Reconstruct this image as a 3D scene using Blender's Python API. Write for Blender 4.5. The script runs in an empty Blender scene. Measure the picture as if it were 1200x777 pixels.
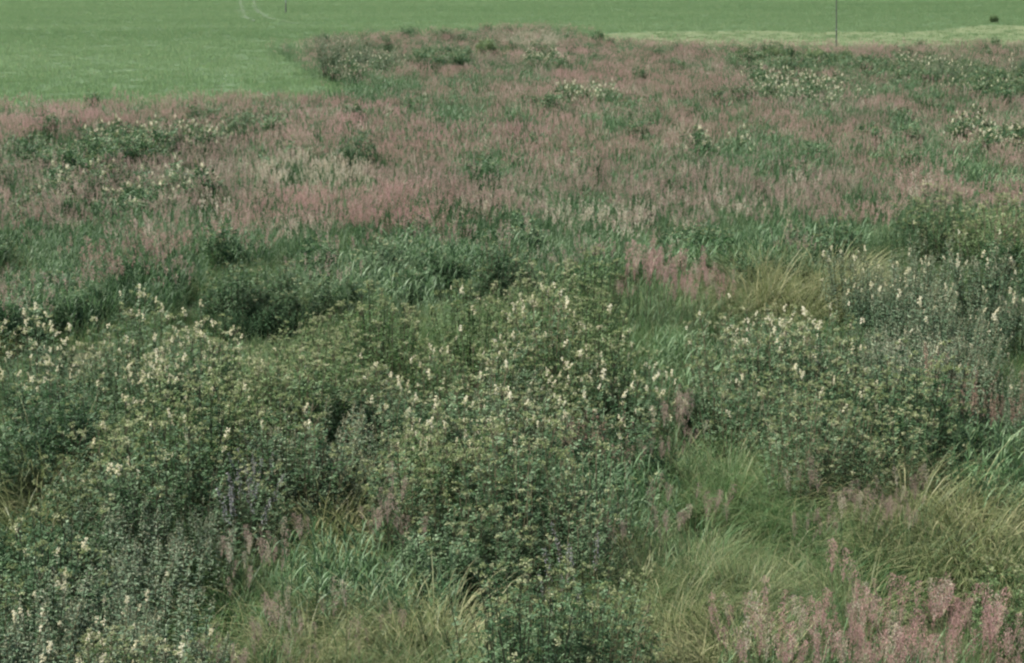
import bpy, math, random
import numpy as np

# ---------------------------------------------------------------- camera, sky, sun, exposure
sc = bpy.context.scene
COL = sc.collection
CAM_H = 6.0
cam_d = bpy.data.cameras.new("camera")
cam = bpy.data.objects.new("camera", cam_d)
COL.objects.link(cam)
cam.location = (0, 0, CAM_H)
cam.rotation_euler = (math.radians(90 - 11.77), 0, 0)
cam_d.sensor_width = 36.0
cam_d.lens = 66.0
cam_d.clip_end = 4000
sc.camera = cam

SUN_ELEV, SUN_AZ = 51.0, -66.0          # azimuth measured from +Y towards +X: light from the left and a little behind
world = bpy.data.worlds.new("World")
sc.world = world
world.use_nodes = True
wn = world.node_tree.nodes
wl = world.node_tree.links
wn.clear()
w_out = wn.new("ShaderNodeOutputWorld")
w_bg = wn.new("ShaderNodeBackground")
w_sky = wn.new("ShaderNodeTexSky")
w_sky.sky_type = 'NISHITA'
w_sky.sun_disc = False
w_sky.sun_elevation = math.radians(SUN_ELEV)
w_sky.sun_rotation = math.radians(SUN_AZ)
w_sky.dust_density = 3.0
w_bg.inputs["Strength"].default_value = 0.066
wl.new(w_sky.outputs[0], w_bg.inputs[0])
wl.new(w_bg.outputs[0], w_out.inputs[0])

sun_d = bpy.data.lights.new("sun", 'SUN')
sun_d.energy = 5.0
sun_d.angle = math.radians(1.2)
sun_d.color = (1.0, 0.97, 0.91)
sun = bpy.data.objects.new("sun", sun_d)
COL.objects.link(sun)
sun.rotation_euler = (math.radians(90 - SUN_ELEV), 0, math.radians(180 - SUN_AZ))

sc.view_settings.view_transform = 'Standard'
sc.view_settings.look = 'None'
sc.view_settings.exposure = 1.74
sc.view_settings.gamma = 1.0
sc.view_settings.use_curve_mapping = False
sc.render.engine = 'CYCLES'
sc.cycles.max_bounces = 5
sc.cycles.diffuse_bounces = 4
sc.cycles.adaptive_threshold = 0.02
sc.cycles.transparent_max_bounces = 4
sc.cycles.filter_width = 2.3
sc.cycles.use_denoising = True

RNG = np.random.default_rng(7)
random.seed(7)

# ---------------------------------------------------------------- materials
def node_mat(name):
    m = bpy.data.materials.new(name)
    m.use_nodes = True
    nt = m.node_tree
    nt.nodes.clear()
    return m, nt.nodes, nt.links

def math_node(N, L, op, a, b):
    n = N.new("ShaderNodeMath"); n.operation = op
    for i, v in enumerate((a, b)):
        if isinstance(v, (int, float)): n.inputs[i].default_value = v
        else: L.new(v, n.inputs[i])
    return n.outputs[0]

def plant_mat(name, stops, transl=0.3, rough=0.62, w_leaf=0.5, w_obj=0.22, w_patch=0.28, spec=0.12, pvec=(.23, .23, .23)):
    """Colour varies leaf by leaf, plant by plant and in broad patches over the meadow."""
    m, N, L = node_mat(name)
    out = N.new("ShaderNodeOutputMaterial")
    att = N.new("ShaderNodeAttribute"); att.attribute_name = "tint"
    oi = N.new("ShaderNodeObjectInfo")
    no = N.new("ShaderNodeTexNoise"); no.inputs["Scale"].default_value = 1.0; no.inputs["Detail"].default_value = 3
    vm = N.new("ShaderNodeVectorMath"); vm.operation = 'MULTIPLY'; vm.inputs[1].default_value = pvec
    L.new(oi.outputs["Location"], vm.inputs[0]); L.new(vm.outputs[0], no.inputs["Vector"])
    a = math_node(N, L, 'MULTIPLY', att.outputs["Fac"], w_leaf)
    b = math_node(N, L, 'MULTIPLY', oi.outputs["Random"], w_obj)
    n2 = math_node(N, L, 'MULTIPLY_ADD', no.outputs["Fac"], 2.2); n2.node.inputs[2].default_value = -0.6
    n2.node.use_clamp = True
    c = math_node(N, L, 'MULTIPLY', n2, w_patch)
    f = math_node(N, L, 'ADD', math_node(N, L, 'ADD', a, b), c)
    ramp = N.new("ShaderNodeValToRGB")
    L.new(f, ramp.inputs[0])
    el = ramp.color_ramp.elements
    while len(el) < len(stops): el.new(0.5)
    for e, (p, col) in zip(el, stops):
        e.position = p; e.color = (*col, 1)
    p = N.new("ShaderNodeBsdfPrincipled")
    p.inputs["Roughness"].default_value = rough
    p.inputs["Specular IOR Level"].default_value = spec
    L.new(ramp.outputs[0], p.inputs["Base Color"])
    if transl > 0:
        t = N.new("ShaderNodeBsdfTranslucent")
        L.new(ramp.outputs[0], t.inputs["Color"])
        mx = N.new("ShaderNodeMixShader"); mx.inputs[0].default_value = transl
        L.new(p.outputs[0], mx.inputs[1]); L.new(t.outputs[0], mx.inputs[2])
        L.new(mx.outputs[0], out.inputs[0])
    else:
        L.new(p.outputs[0], out.inputs[0])
    return m

def ground_mat(name, stops, scale=(1, 1, 1), nscale=0.4, bump=0.3):
    m, N, L = node_mat(name)
    out = N.new("ShaderNodeOutputMaterial")
    geo = N.new("ShaderNodeNewGeometry")
    mp = N.new("ShaderNodeMapping"); mp.inputs["Scale"].default_value = scale
    L.new(geo.outputs["Position"], mp.inputs[0])
    n1 = N.new("ShaderNodeTexNoise"); n1.inputs["Scale"].default_value = nscale * .12; n1.inputs["Detail"].default_value = 4
    n2 = N.new("ShaderNodeTexNoise"); n2.inputs["Scale"].default_value = nscale * 2.5; n2.inputs["Detail"].default_value = 6
    n3 = N.new("ShaderNodeTexNoise"); n3.inputs["Scale"].default_value = 9.0; n3.inputs["Detail"].default_value = 5
    L.new(mp.outputs[0], n1.inputs["Vector"]); L.new(mp.outputs[0], n2.inputs["Vector"]); L.new(geo.outputs["Position"], n3.inputs["Vector"])
    f = math_node(N, L, 'ADD', math_node(N, L, 'MULTIPLY', n1.outputs["Fac"], 0.5),
                  math_node(N, L, 'ADD', math_node(N, L, 'MULTIPLY', n2.outputs["Fac"], 0.3), math_node(N, L, 'MULTIPLY', n3.outputs["Fac"], 0.2)))
    ramp = N.new("ShaderNodeValToRGB"); L.new(f, ramp.inputs[0])
    el = ramp.color_ramp.elements
    while len(el) < len(stops): el.new(0.5)
    for e, (p, col) in zip(el, stops):
        e.position = p; e.color = (*col, 1)
    p = N.new("ShaderNodeBsdfPrincipled"); p.inputs["Roughness"].default_value = 0.9
    p.inputs["Specular IOR Level"].default_value = 0.15
    L.new(ramp.outputs[0], p.inputs["Base Color"])
    bn = N.new("ShaderNodeBump"); bn.inputs["Strength"].default_value = bump; bn.inputs["Distance"].default_value = 0.1
    L.new(n3.outputs["Fac"], bn.inputs["Height"]); L.new(bn.outputs[0], p.inputs["Normal"])
    L.new(p.outputs[0], out.inputs[0])
    return m

M = {}
M['leaf'] = plant_mat("meadowsweet_leaf", [(0.12, (.018, .043, .017)), (0.5, (.046, .094, .039)), (0.88, (.155, .212, .120))], .35)
M['leaf_yellow'] = plant_mat("fresh_yellowish_leaf", [(0.12, (.029, .062, .020)), (0.5, (.070, .120, .044)), (0.88, (.180, .232, .112))], .35)
M['leaf_grey'] = plant_mat("grey_leaf", [(0.12, (.028, .056, .027)), (0.5, (.064, .108, .056)), (0.92, (.185, .225, .150))], .25)
M['leaf_dark'] = plant_mat("dark_leaf", [(0.12, (.012, .030, .012)), (0.5, (.027, .058, .025)), (0.9, (.075, .120, .062))], .25, rough=.7, spec=.04)
M['stalk'] = plant_mat("green_stalk", [(0.1, (.050, .055, .025)), (0.9, (.120, .105, .060))], 0)
M['stalk_red'] = plant_mat("reddish_stalk", [(0.1, (.055, .055, .028)), (0.9, (.120, .100, .062))], 0)
M['bud'] = plant_mat("yellow_green_bud", [(0.1, (.100, .140, .050)), (0.5, (.190, .225, .100)), (0.95, (.440, .430, .280))], .3, rough=.8)
M['bud_grey'] = plant_mat("grey_bud", [(0.1, (.100, .120, .065)), (0.5, (.190, .205, .125)), (0.95, (.400, .390, .280))], .2, rough=.8)
M['cream'] = plant_mat("cream_blossom", [(0.05, (.36, .34, .19)), (0.5, (.58, .54, .36)), (0.95, (.78, .74, .60))], .35, rough=.8, w_leaf=.7)
M['pink'] = plant_mat("pink_panicle", [(0.1, (.175, .112, .086)), (0.5, (.300, .205, .165)), (0.95, (.465, .355, .295))], .35, rough=.8)
M['rose'] = plant_mat("rose_panicle", [(0.1, (.190, .110, .094)), (0.5, (.325, .203, .176)), (0.95, (.485, .365, .315))], .35, rough=.8)
M['mauve'] = plant_mat("mauve_panicle", [(0.1, (.145, .102, .080)), (0.5, (.255, .192, .152)), (0.95, (.400, .325, .262))], .35, rough=.8)
M['straw'] = plant_mat("straw_panicle", [(0.1, (.230, .195, .125)), (0.5, (.370, .330, .235)), (0.95, (.540, .500, .400))], .35, rough=.8)
M['reed'] = plant_mat("reed_blade", [(0.12, (.023, .058, .021)), (0.5, (.060, .116, .047)), (0.92, (.170, .235, .130))], .35, rough=.55, spec=.16)
M['reed_blue'] = plant_mat("bluish_blade", [(0.12, (.026, .066, .023)), (0.5, (.064, .124, .047)), (0.92, (.170, .235, .125))], .3, rough=.55, spec=.16)
M['blade'] = plant_mat("grass_blade", [(0.12, (.020, .052, .015)), (0.5, (.050, .102, .033)), (0.92, (.165, .220, .100))], .35, rough=.5)
M['dry'] = plant_mat("dry_sedge_blade", [(0.10, (.042, .062, .020)), (0.5, (.098, .118, .047)), (0.92, (.310, .290, .160))], .35, rough=.5)
M['field'] = plant_mat("field_blade", [(0.10, (.072, .130, .052)), (0.45, (.110, .178, .079)), (0.9, (.162, .224, .114))], .5, rough=.6, w_leaf=.35, w_obj=.15, w_patch=.32, pvec=(.012, .07, 0))  # grass green, paled and greyed to carry the distant haze in its colour
M['spike'] = plant_mat("brown_spike", [(0.1, (.130, .075, .055)), (0.5, (.220, .150, .110)), (0.95, (.340, .260, .200))], .2, rough=.85)
M['spike_pale'] = plant_mat("pale_grey_spike", [(0.1, (.130, .125, .125)), (0.5, (.220, .215, .210)), (0.95, (.360, .350, .340))], .2, rough=.85)
M['soil'] = ground_mat("meadow_litter", [(0.3, (.018, .022, .010)), (0.5, (.036, .042, .018)), (0.7, (.075, .075, .035))])
M['turf'] = ground_mat("field_turf", [(0.32, (.034, .060, .025)), (0.5, (.040, .068, .029)), (0.68, (.048, .076, .034))], scale=(.28, 1, 1), nscale=.35, bump=.04)
M['mown'] = ground_mat("mown_strip", [(0.3, (.044, .066, .026)), (0.5, (.058, .076, .032)), (0.7, (.080, .092, .043))], scale=(.2, 1, 1), nscale=.5)
M['track'] = ground_mat("worn_track", [(0.3, (.034, .054, .025)), (0.7, (.050, .068, .035))], nscale=.8)
M['wood'] = ground_mat("weathered_wood", [(0.3, (.060, .060, .056)), (0.7, (.140, .135, .125))], scale=(8, 8, .6), nscale=3)
M['steel'] = plant_mat("zinc_steel", [(0.1, (.18, .18, .18)), (0.9, (.3, .3, .3))], 0, rough=.4)

# ---------------------------------------------------------------- mesh helpers
def mesh_from(name, V, F, T, mat):
    """V (n,3), F list of faces, T one tint a face."""
    me = bpy.data.meshes.new(name)
    me.from_pydata([tuple(v) for v in V], [], F)
    a = me.attributes.new("tint", 'FLOAT', 'FACE')
    a.data.foreach_set("value", np.asarray(T, dtype=np.float32))
    me.materials.append(mat)
    me.update()
    return me

class MB:
    def __init__(s): s.V = []; s.F = []; s.T = []
    def leaf(s, p, d, side, length, width, tint, fold=0.25, droop=0.0):
        """a folded pointed leaf of four triangles"""
        d = d / (np.linalg.norm(d) + 1e-9)
        side = side - d * np.dot(side, d); side /= (np.linalg.norm(side) + 1e-9)
        up = np.cross(side, d)
        i = len(s.V)
        mid = p + d * length * .45
        tip = p + d * length + np.array((0, 0, -droop * length))
        s.V += [p, mid + side * width * .5 + up * fold * width, tip, mid - side * width * .5 + up * fold * width]
        s.F += [(i, i + 1, i + 2), (i, i + 2, i + 3)]; s.T += [tint, tint]
    def tube(s, pts, r0, r1, tint, n=3):
        pts = np.asarray(pts, float); i0 = len(s.V); m = len(pts)
        for k, p in enumerate(pts):
            r = r0 + (r1 - r0) * k / max(1, m - 1)
            for j in range(n):
                a = 2 * math.pi * j / n
                s.V.append(p + np.array((math.cos(a) * r, math.sin(a) * r, 0)))
        for k in range(m - 1):
            for j in range(n):
                a = i0 + k * n + j; b = i0 + k * n + (j + 1) % n
                s.F.append((a, b, b + n, a + n)); s.T.append(tint)
    def blade(s, pts, width, side, tint):
        """a ribbon tapering to its tip"""
        m = len(pts); i = len(s.V)
        for k, p in enumerate(pts):
            t = k / (m - 1)
            w = width * .5 * (0.55 + 0.45 * min(1, t * 4)) * (1 - t ** 2.2)
            if k == m - 1: s.V.append(p)
            else: s.V += [p + side * w, p - side * w]
        for k in range(m - 2):
            a = i + 2 * k; s.F.append((a, a + 1, a + 3, a + 2)); s.T.append(tint)
        a = i + 2 * (m - 2); s.F.append((a, a + 1, a + 2)); s.T.append(tint)
    def arc_blade(s, r, base, az, lean, length, width, tint, curl=1.2, seg=4):
        """a grass blade that rises from base and arches over towards az"""
        h = np.array((math.cos(az), math.sin(az), 0.0)); p = np.array(base, float)
        side = np.array((-math.sin(az), math.cos(az), 0.0))
        tw = r.uniform(-.9, .9); side = side * math.cos(tw) + h * math.sin(tw) * .6
        side /= np.linalg.norm(side)
        pts = [p.copy()]; ang = lean
        for k in range(seg):
            d = h * math.sin(ang) + np.array((0, 0, math.cos(ang)))
            p = p + d * length / seg; pts.append(p.copy())
            ang += curl / seg * (0.5 + k / seg)
        s.blade(pts, width, side, tint)
        return pts
    def build(s, name, mat): return mesh_from(name, np.array(s.V), s.F, s.T, mat)

def tint(r, lo=0.0, hi=1.0): return float(r.uniform(lo, hi))
def rdir(r):
    v = r.normal(size=3); return v / np.linalg.norm(v)

def stem_curve(r, base, az, lean, h, n=5):
    hd = np.array((math.cos(az), math.sin(az), 0))
    p = np.array(base, float); pts = [p.copy()]
    wob = r.normal(size=(n, 2)) * .012
    for k in range(n):
        a = lean * (0.4 + 0.9 * k / n)
        p = p + (hd * math.sin(a) + np.array((0, 0, math.cos(a)))) * h / n
        p[:2] += wob[k]
        pts.append(p.copy())
    return np.array(pts)
def along(pts, t):
    x = t * (len(pts) - 1); i = min(int(x), len(pts) - 2); return pts[i] * (1 - (x - i)) + pts[i + 1] * (x - i)

# ---------------------------------------------------------------- plant meshes (each returns its part meshes and the tips for flower heads)
def mk_meadowsweet(seed, h=1.1, nst=24, rad=.36, leafmat='leaf', bud=0.7, size=1.0):
    r = np.random.default_rng(seed); S, L, B = MB(), MB(), MB(); tips = []
    for q in range(nst):
        az = r.uniform(0, 6.283); rr = rad * math.sqrt(r.uniform(0, 1))
        pts = stem_curve(r, (math.cos(az) * rr, math.sin(az) * rr, -.03), az + r.normal() * .5, .04 + .26 * rr / rad * r.uniform(.3, 1), h * (1.08 - .48 * (rr / rad) ** 2) * r.uniform(.82, 1.1))
        S.tube(pts, .006, .003, tint(r))
        nn = 17
        for k in range(nn):
            t = .16 + .80 * (k + r.uniform(-.3, .3)) / nn
            p = along(pts, min(.99, max(.05, t))); a2 = k * 2.4 + q + r.normal() * .4
            ln = (.20 * (1 - .62 * max(0, t - .25))) * r.uniform(.8, 1.15) * size
            el = r.uniform(.2, 1.15)
            d = np.array((math.cos(a2) * math.cos(el), math.sin(a2) * math.cos(el), math.sin(el)))
            sd = np.array((-math.sin(a2), math.cos(a2), r.normal() * .4))
            tn = tint(r)
            for j, f in enumerate((.35, .62, .86)):
                c = p + d * ln * f + np.array((0, 0, -.25 * ln * f * f))
                for sg in (-1, 1):
                    L.leaf(c, d * .55 + sd * sg, d + rdir(r) * .4, .058 * (0.8 + .35 * f) * r.uniform(.75, 1.2) * size, .027 * r.uniform(.8, 1.2) * size, min(1, max(0, tn + r.normal() * .22)), r.uniform(-.1, .4), .15)
            L.leaf(p + d * ln, d + rdir(r) * .2, sd, .075 * r.uniform(.8, 1.15) * size, .045 * size, min(1, max(0, tn + r.normal() * .2)), .2, .25)
        top = pts[-1]; tips.append(top)
        if r.uniform() < bud:
            for b in range(3):
                off = rdir(r) * np.array((.055, .055, .03)); c = top + off + np.array((0, 0, .012)); tn = tint(r)
                S.tube([top - np.array((0, 0, .06)), c], .0025, .002, .5)
                for g in range(13):
                    e = c + rdir(r) * np.array((.028, .028, .016)) * r.uniform(.3, 1)
                    B.leaf(e, rdir(r) + np.array((0, 0, .6)), rdir(r), .017, .013, min(1, max(0, tn + r.normal() * .25)))
    return dict(stalks=S.build("meadowsweet_stalks", M['stalk_red']), foliage=L.build("meadowsweet_foliage", M[leafmat]),
                buds=B.build("meadowsweet_buds", M['bud']) if B.F else None, tips=tips)

def mk_flower_head(seed, k=1.0):
    """frothy cream plume of meadowsweet: a few uneven lobes of tiny blossoms"""
    r = np.random.default_rng(seed); B = MB()
    for lobe in range(r.integers(3, 6)):
        c = rdir(r) * np.array((.020, .020, .012)) * k + np.array((0, 0, .01 + .030 * lobe)) * k
        rr = np.array((.022, .022, .030)) * r.uniform(.6, 1.3) * k
        for g in range(20):
            e = c + rdir(r) * rr * r.uniform(.35, 1)
            B.leaf(e, rdir(r) + np.array((0, 0, .5)), rdir(r), .017 * k, .016 * k, tint(r))
    return B.build("flower_head", M['cream'])

def mk_mugwort(seed, h=1.05, nst=22, rad=.36):
    r = np.random.default_rng(seed); S, L, B = MB(), MB(), MB(); tips = []
    for q in range(nst):
        az = r.uniform(0, 6.283); rr = rad * math.sqrt(r.uniform(0, 1))
        pts = stem_curve(r, (math.cos(az) * rr, math.sin(az) * rr, -.03), az, .05 + .2 * rr / rad, h * r.uniform(.7, 1.1))
        S.tube(pts, .006, .003, tint(r))
        nn = 24
        for k in range(nn):
            t = .12 + .84 * (k + r.uniform(-.3, .3)) / nn; p = along(pts, min(.99, max(.04, t)))
            for j in range(2):
                a2 = k * 2.4 + j * 3.14 + r.normal() * .4; el = r.uniform(.1, 1.0)
                d = np.array((math.cos(a2) * math.cos(el), math.sin(a2) * math.cos(el), math.sin(el)))
                sd = np.array((-math.sin(a2), math.cos(a2), 0)); tn = tint(r)
                ln = .10 * (1.1 - .6 * t) * r.uniform(.75, 1.2)
                L.leaf(p, d, sd, ln, ln * .30, tn, .2, .3)
                L.leaf(p + d * ln * .3, d + sd * .7, sd + rdir(r) * .3, ln * .6, ln * .22, min(1, tn + .1), .2, .2)
        if r.uniform() < .75:
            for g in range(34):
                t = r.uniform(.80, 1.0); p = along(pts, t); sp = (1.06 - t) * .22
                B.leaf(p + rdir(r) * np.array((sp, sp, .02)), rdir(r) + np.array((0, 0, 1.0)), rdir(r), .020, .011, tint(r))
        tips.append(pts[-1])
    return dict(stalks=S.build("mugwort_stalks", M['stalk']), foliage=L.build("mugwort_foliage", M['leaf_grey']),
                buds=B.build("mugwort_buds", M['bud_grey']), tips=tips)

def mk_broadleaf(seed, h=.95, nst=22, rad=.38, mat='leaf_dark'):
    r = np.random.default_rng(seed); S, L = MB(), MB(); tips = []
    for q in range(nst):
        az = r.uniform(0, 6.283); rr = rad * math.sqrt(r.uniform(0, 1))
        pts = stem_curve(r, (math.cos(az) * rr, math.sin(az) * rr, -.03), az, .1 + .4 * rr / rad, h * r.uniform(.7, 1.08))
        S.tube(pts, .007, .003, tint(r))
        nn = 15
        for k in range(nn):
            t = .14 + .86 * (k + r.uniform(-.2, .2)) / nn; p = along(pts, min(1, max(.04, t)))
            for j in range(3):
                a2 = k * 1.7 + j * 2.09 + r.normal() * .3; el = r.uniform(-.5, .5)
                d = np.array((math.cos(a2) * math.cos(el), math.sin(a2) * math.cos(el), math.sin(el)))
                ln = .105 * (1.1 - .5 * t) * r.uniform(.75, 1.2)
                L.leaf(p + d * .015, d, np.array((-math.sin(a2), math.cos(a2), r.normal() * .3)), ln, ln * .36, tint(r), .22, .45)
        tips.append(pts[-1])
    return dict(stalks=S.build("broadleaf_stalks", M['stalk']), foliage=L.build("broadleaf_foliage", M[mat]), buds=None, tips=tips)

def mk_reed(seed, h=.95, ncul=26, rad=.36, mat='reed', w=.017):
    r = np.random.default_rng(seed); S, L = MB(), MB(); tips = []
    for q in range(ncul):
        az = r.uniform(0, 6.283); rr = rad * math.sqrt(r.uniform(0, 1))
        pts = stem_curve(r, (math.cos(az) * rr, math.sin(az) * rr, -.03), az, .04 + .22 * rr / rad, h * r.uniform(.6, 1.0), 4)
        S.tube(pts, .004, .002, tint(r)); a0 = r.uniform(0, 6.28)
        for k in range(9):
            t = .15 + .095 * k + r.uniform(-.05, .05)
            L.arc_blade(r, along(pts, min(.98, t)), a0 + (k % 2) * 3.14 + r.normal() * .5, r.uniform(.15, .8), r.uniform(.15, .33), w * r.uniform(.7, 1.3), tint(r), r.uniform(.8, 2.4), 4)
        tips.append(pts[-1])
    return dict(stalks=S.build("reed_stalks", M[mat]), blades=L.build("reed_blades", M[mat]), tips=tips)

def mk_sedge(seed, length=.85, n=420, rad=.30, comb=0.45, mat='dry', w=.007):
    """fine-bladed tussock, arching over and combed to one side"""
    r = np.random.default_rng(seed); L = MB(); D = MB(); ca = r.uniform(-2.6, -.5)
    for q in range(n):
        az = r.uniform(0, 6.283); rr = rad * math.sqrt(r.uniform(0, 1))
        hx, hy = math.cos(az) + comb * math.cos(ca) * 1.6, math.sin(az) + comb * math.sin(ca) * 1.6
        (D if r.uniform() < .25 else L).arc_blade(r, (math.cos(az) * rr, math.sin(az) * rr, -.02), math.atan2(hy, hx) + r.normal() * .25, r.uniform(.15, .95), length * r.uniform(.5, 1.12), w * r.uniform(.6, 1.4), tint(r), r.uniform(1.3, 3.4), 6)
    for q in range(12):     # a few long bent and broken blades and stalks
        az = r.uniform(0, 6.283)
        D.arc_blade(r, (math.cos(az) * rad * .6, math.sin(az) * rad * .6, -.02), az + r.normal() * .8, r.uniform(.2, 1.1), length * r.uniform(.7, 1.2), w * 1.2, tint(r, .3, .9), r.uniform(.3, 3.6), 4)
    return dict(blades=L.build("sedge_blades", M[mat]), dry_blades=D.build("withered_blades", M['dry']), tips=[])

def plume_into(B, r, base, axis, length, n, wide, size):
    for g in range(n):
        t = r.uniform(0, 1) ** .85
        w = wide * math.sin(math.pi * min(1, .12 + .88 * (1 - t) ** .8)) * r.uniform(.15, 1)
        a = r.uniform(0, 6.283); o = np.array((math.cos(a), math.sin(a), 0)) * w
        p = base + axis * t * length + o
        B.leaf(p, axis * .9 + o / (wide + 1e-6) * .55 + rdir(r) * .35, rdir(r), size * r.uniform(.7, 1.4), size * .30, tint(r), .1)

def mk_plume(seed, mat='pink', length=.24, wide=.046, n=130):
    r = np.random.default_rng(seed); B = MB()
    S = np.array((r.normal() * .12, r.normal() * .12, 1.0)); S /= np.linalg.norm(S)
    plume_into(B, r, np.zeros(3), S, length, n, wide, .0175)
    B.tube([np.zeros(3), S * length], .0016, .0008, .5)
    return B.build("plume", M[mat])

def mk_pinkgrass_base(seed, h=1.15, ncul=5, mat='reed_blue', w=.010, nb=26):
    r = np.random.default_rng(seed); S, L = MB(), MB(); tips = []
    for q in range(ncul):
        az = r.uniform(0, 6.283); rr = .13 * math.sqrt(r.uniform(0, 1))
        pts = stem_curve(r, (math.cos(az) * rr, math.sin(az) * rr, -.03), az, r.uniform(.02, .16), h * r.uniform(.78, 1.0), 4)
        S.tube(pts, .003, .0016, tint(r)); tips.append(pts[-1])
        for k in range(4):
            L.arc_blade(r, along(pts, .15 + .17 * k), r.uniform(0, 6.28), r.uniform(.2, .5), r.uniform(.2, .38), w, tint(r), r.uniform(.8, 1.8), 4)
    for q in range(nb):
        az = r.uniform(0, 6.283); rr = .16 * math.sqrt(r.uniform(0, 1))
        L.arc_blade(r, (math.cos(az) * rr, math.sin(az) * rr, -.02), az + r.normal() * .6, r.uniform(.05, .4), r.uniform(.4, .75), w * r.uniform(.6, 1.1), tint(r), r.uniform(.6, 1.7), 4)
    return dict(stalks=S.build("grass_stalks", M['stalk']), blades=L.build("grass_blades", M[mat]), tips=tips)

def mk_spike_plant(seed, h=1.0, nst=7, mat='spike', lean=.12):
    r = np.random.default_rng(seed); S, L, B = MB(), MB(), MB(); tips = []
    for q in range(nst):
        az = r.uniform(0, 6.283); rr = .16 * math.sqrt(r.uniform(0, 1))
        pts = stem_curve(r, (math.cos(az) * rr, math.sin(az) * rr, -.03), az, lean * r.uniform(.2, 1.4), h * r.uniform(.75, 1.05))
        S.tube(pts, .005, .002, tint(r)); tips.append(pts[-1])
        for g in range(60):
            t = r.uniform(.68, 1.0); p = along(pts, t); sp = .018 * (1.25 - t) / .4
            B.leaf(p + rdir(r) * np.array((sp, sp, .01)), rdir(r) + np.array((0, 0, .8)), rdir(r), .018, .010, tint(r))
        for k in range(12):
            t = .1 + .045 * k; a2 = k * 2.4 + r.normal() * .3; el = r.uniform(.0, .7)
            d = np.array((math.cos(a2) * math.cos(el), math.sin(a2) * math.cos(el), math.sin(el)))
            L.leaf(along(pts, t), d, np.array((-math.sin(a2), math.cos(a2), 0)), .11, .028, tint(r), .2, .3)
    return dict(stalks=S.build("spike_stalks", M['stalk_red']), foliage=L.build("spike_foliage", M['leaf']), seed_spikes=B.build("seed_spikes", M[mat]), tips=tips)

# one-mesh tufts for the uncountable mass
def mk_tuft(seed, kind):
    r = np.random.default_rng(seed); me = []
    if kind in ('pink', 'rose', 'mauve', 'straw'):
        L, B = MB(), MB()
        for q in range(13):
            az = r.uniform(0, 6.283); rr = .34 * math.sqrt(r.uniform(0, 1))
            pts = stem_curve(r, (math.cos(az) * rr, math.sin(az) * rr, -.03), az, r.uniform(.02, .2), 1.05 * r.uniform(.72, 1.05), 3)
            L.tube(pts, .003, .0016, tint(r))
            ax = pts[-1] - pts[-2]; ax /= np.linalg.norm(ax)
            plume_into(B, r, pts[-1], ax, r.uniform(.15, .25), 34, .036, .030)
            for k in range(4):
                L.arc_blade(r, along(pts, .2 + .17 * k), r.uniform(0, 6.28), r.uniform(.2, .5), r.uniform(.24, .4), .010, tint(r), r.uniform(.8, 1.8), 3)
        for q in range(20):
            az = r.uniform(0, 6.283); rr = .34 * math.sqrt(r.uniform(0, 1))
            L.arc_blade(r, (math.cos(az) * rr, math.sin(az) * rr, -.02), r.uniform(0, 6.28), r.uniform(.05, .4), r.uniform(.5, .85), .008, tint(r), r.uniform(.5, 1.4), 3)
        a, b = L, B; mats = (M['reed'], M[kind])
    elif kind == 'under':
        a = MB(); b = MB(); mats = (M['blade'], M['dry'])
        for q in range(150):
            az = r.uniform(0, 6.283); rr = .34 * math.sqrt(r.uniform(0, 1))
            (b if r.uniform() < .2 else a).arc_blade(r, (math.cos(az) * rr, math.sin(az) * rr, -.02), r.uniform(0, 6.28), r.uniform(.05, .6), r.uniform(.35, .75), .006, tint(r), r.uniform(.8, 2.2), 4)
    else:   # short field grass
        a = MB(); b = MB(); mats = (M['field'], M['dry'])
        for q in range(60):
            az = r.uniform(0, 6.283); rr = .5 * math.sqrt(r.uniform(0, 1))
            (b if r.uniform() < .06 else a).arc_blade(r, (math.cos(az) * rr, math.sin(az) * rr, -.02), r.uniform(0, 6.28), r.uniform(.05, .5), r.uniform(.12, .26), .014, tint(r), r.uniform(.4, 1.4), 2)
    V = np.array(a.V + b.V); n = len(a.V)
    F = a.F + [tuple(i + n for i in f) for f in b.F]
    me = mesh_from("tuft_" + kind, V, F, a.T + b.T, mats[0]); me.materials.append(mats[1])
    idx = np.array([0] * len(a.F) + [1] * len(b.F), dtype=np.int32)
    me.polygons.foreach_set("material_index", idx)
    return me

def joined(parts, mats):
    """the part meshes of a plant as one mesh, for the mass of plants too far to pick apart"""
    V, F, T, I = [], [], [], []
    for k, me in enumerate(parts):
        n = len(V); V += [tuple(v.co) for v in me.vertices]
        F += [tuple(i + n for i in p.vertices) for p in me.polygons]
        T += [d.value for d in me.attributes["tint"].data]; I += [k] * len(me.polygons)
    me = mesh_from("plant_mass", V, F, T, mats[0])
    for m in mats[1:]: me.materials.append(m)
    me.polygons.foreach_set("material_index", np.array(I, dtype=np.int32))
    return me

# ---------------------------------------------------------------- the ground
def ground_z(x, y):
    x = np.asarray(x, float); y = np.asarray(y, float)
    near = np.clip((75 - y) / 45, 0.15, 1)
    z = near * (.10 * np.sin(x * .71 + 1.3 + .4 * np.sin(y * .33)) * np.sin(y * .52 + .6) + .06 * np.sin(x * 1.9 + y * 1.1) + .05 * np.sin(y * 1.7 - x * .6 + 2))
    far = np.clip((y - 130) / 300, 0, 1)
    return z + far * (1.2 * np.sin(x * .012 + .8) + 1.0 * np.sin(y * .017))
def gz(x, y): return float(ground_z(x, y))

def inside(poly, x, y):
    x = np.asarray(x); y = np.asarray(y); c = np.zeros(x.shape, bool)
    n = len(poly)
    for i in range(n):
        x0, y0 = poly[i]; x1, y1 = poly[(i + 1) % n]
        with np.errstate(divide='ignore', invalid='ignore'):
            hit = ((y0 > y) != (y1 > y)) & (x < (x1 - x0) * (y - y0) / (y1 - y0 + 1e-12) + x0)
        c ^= hit
    return c

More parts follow.
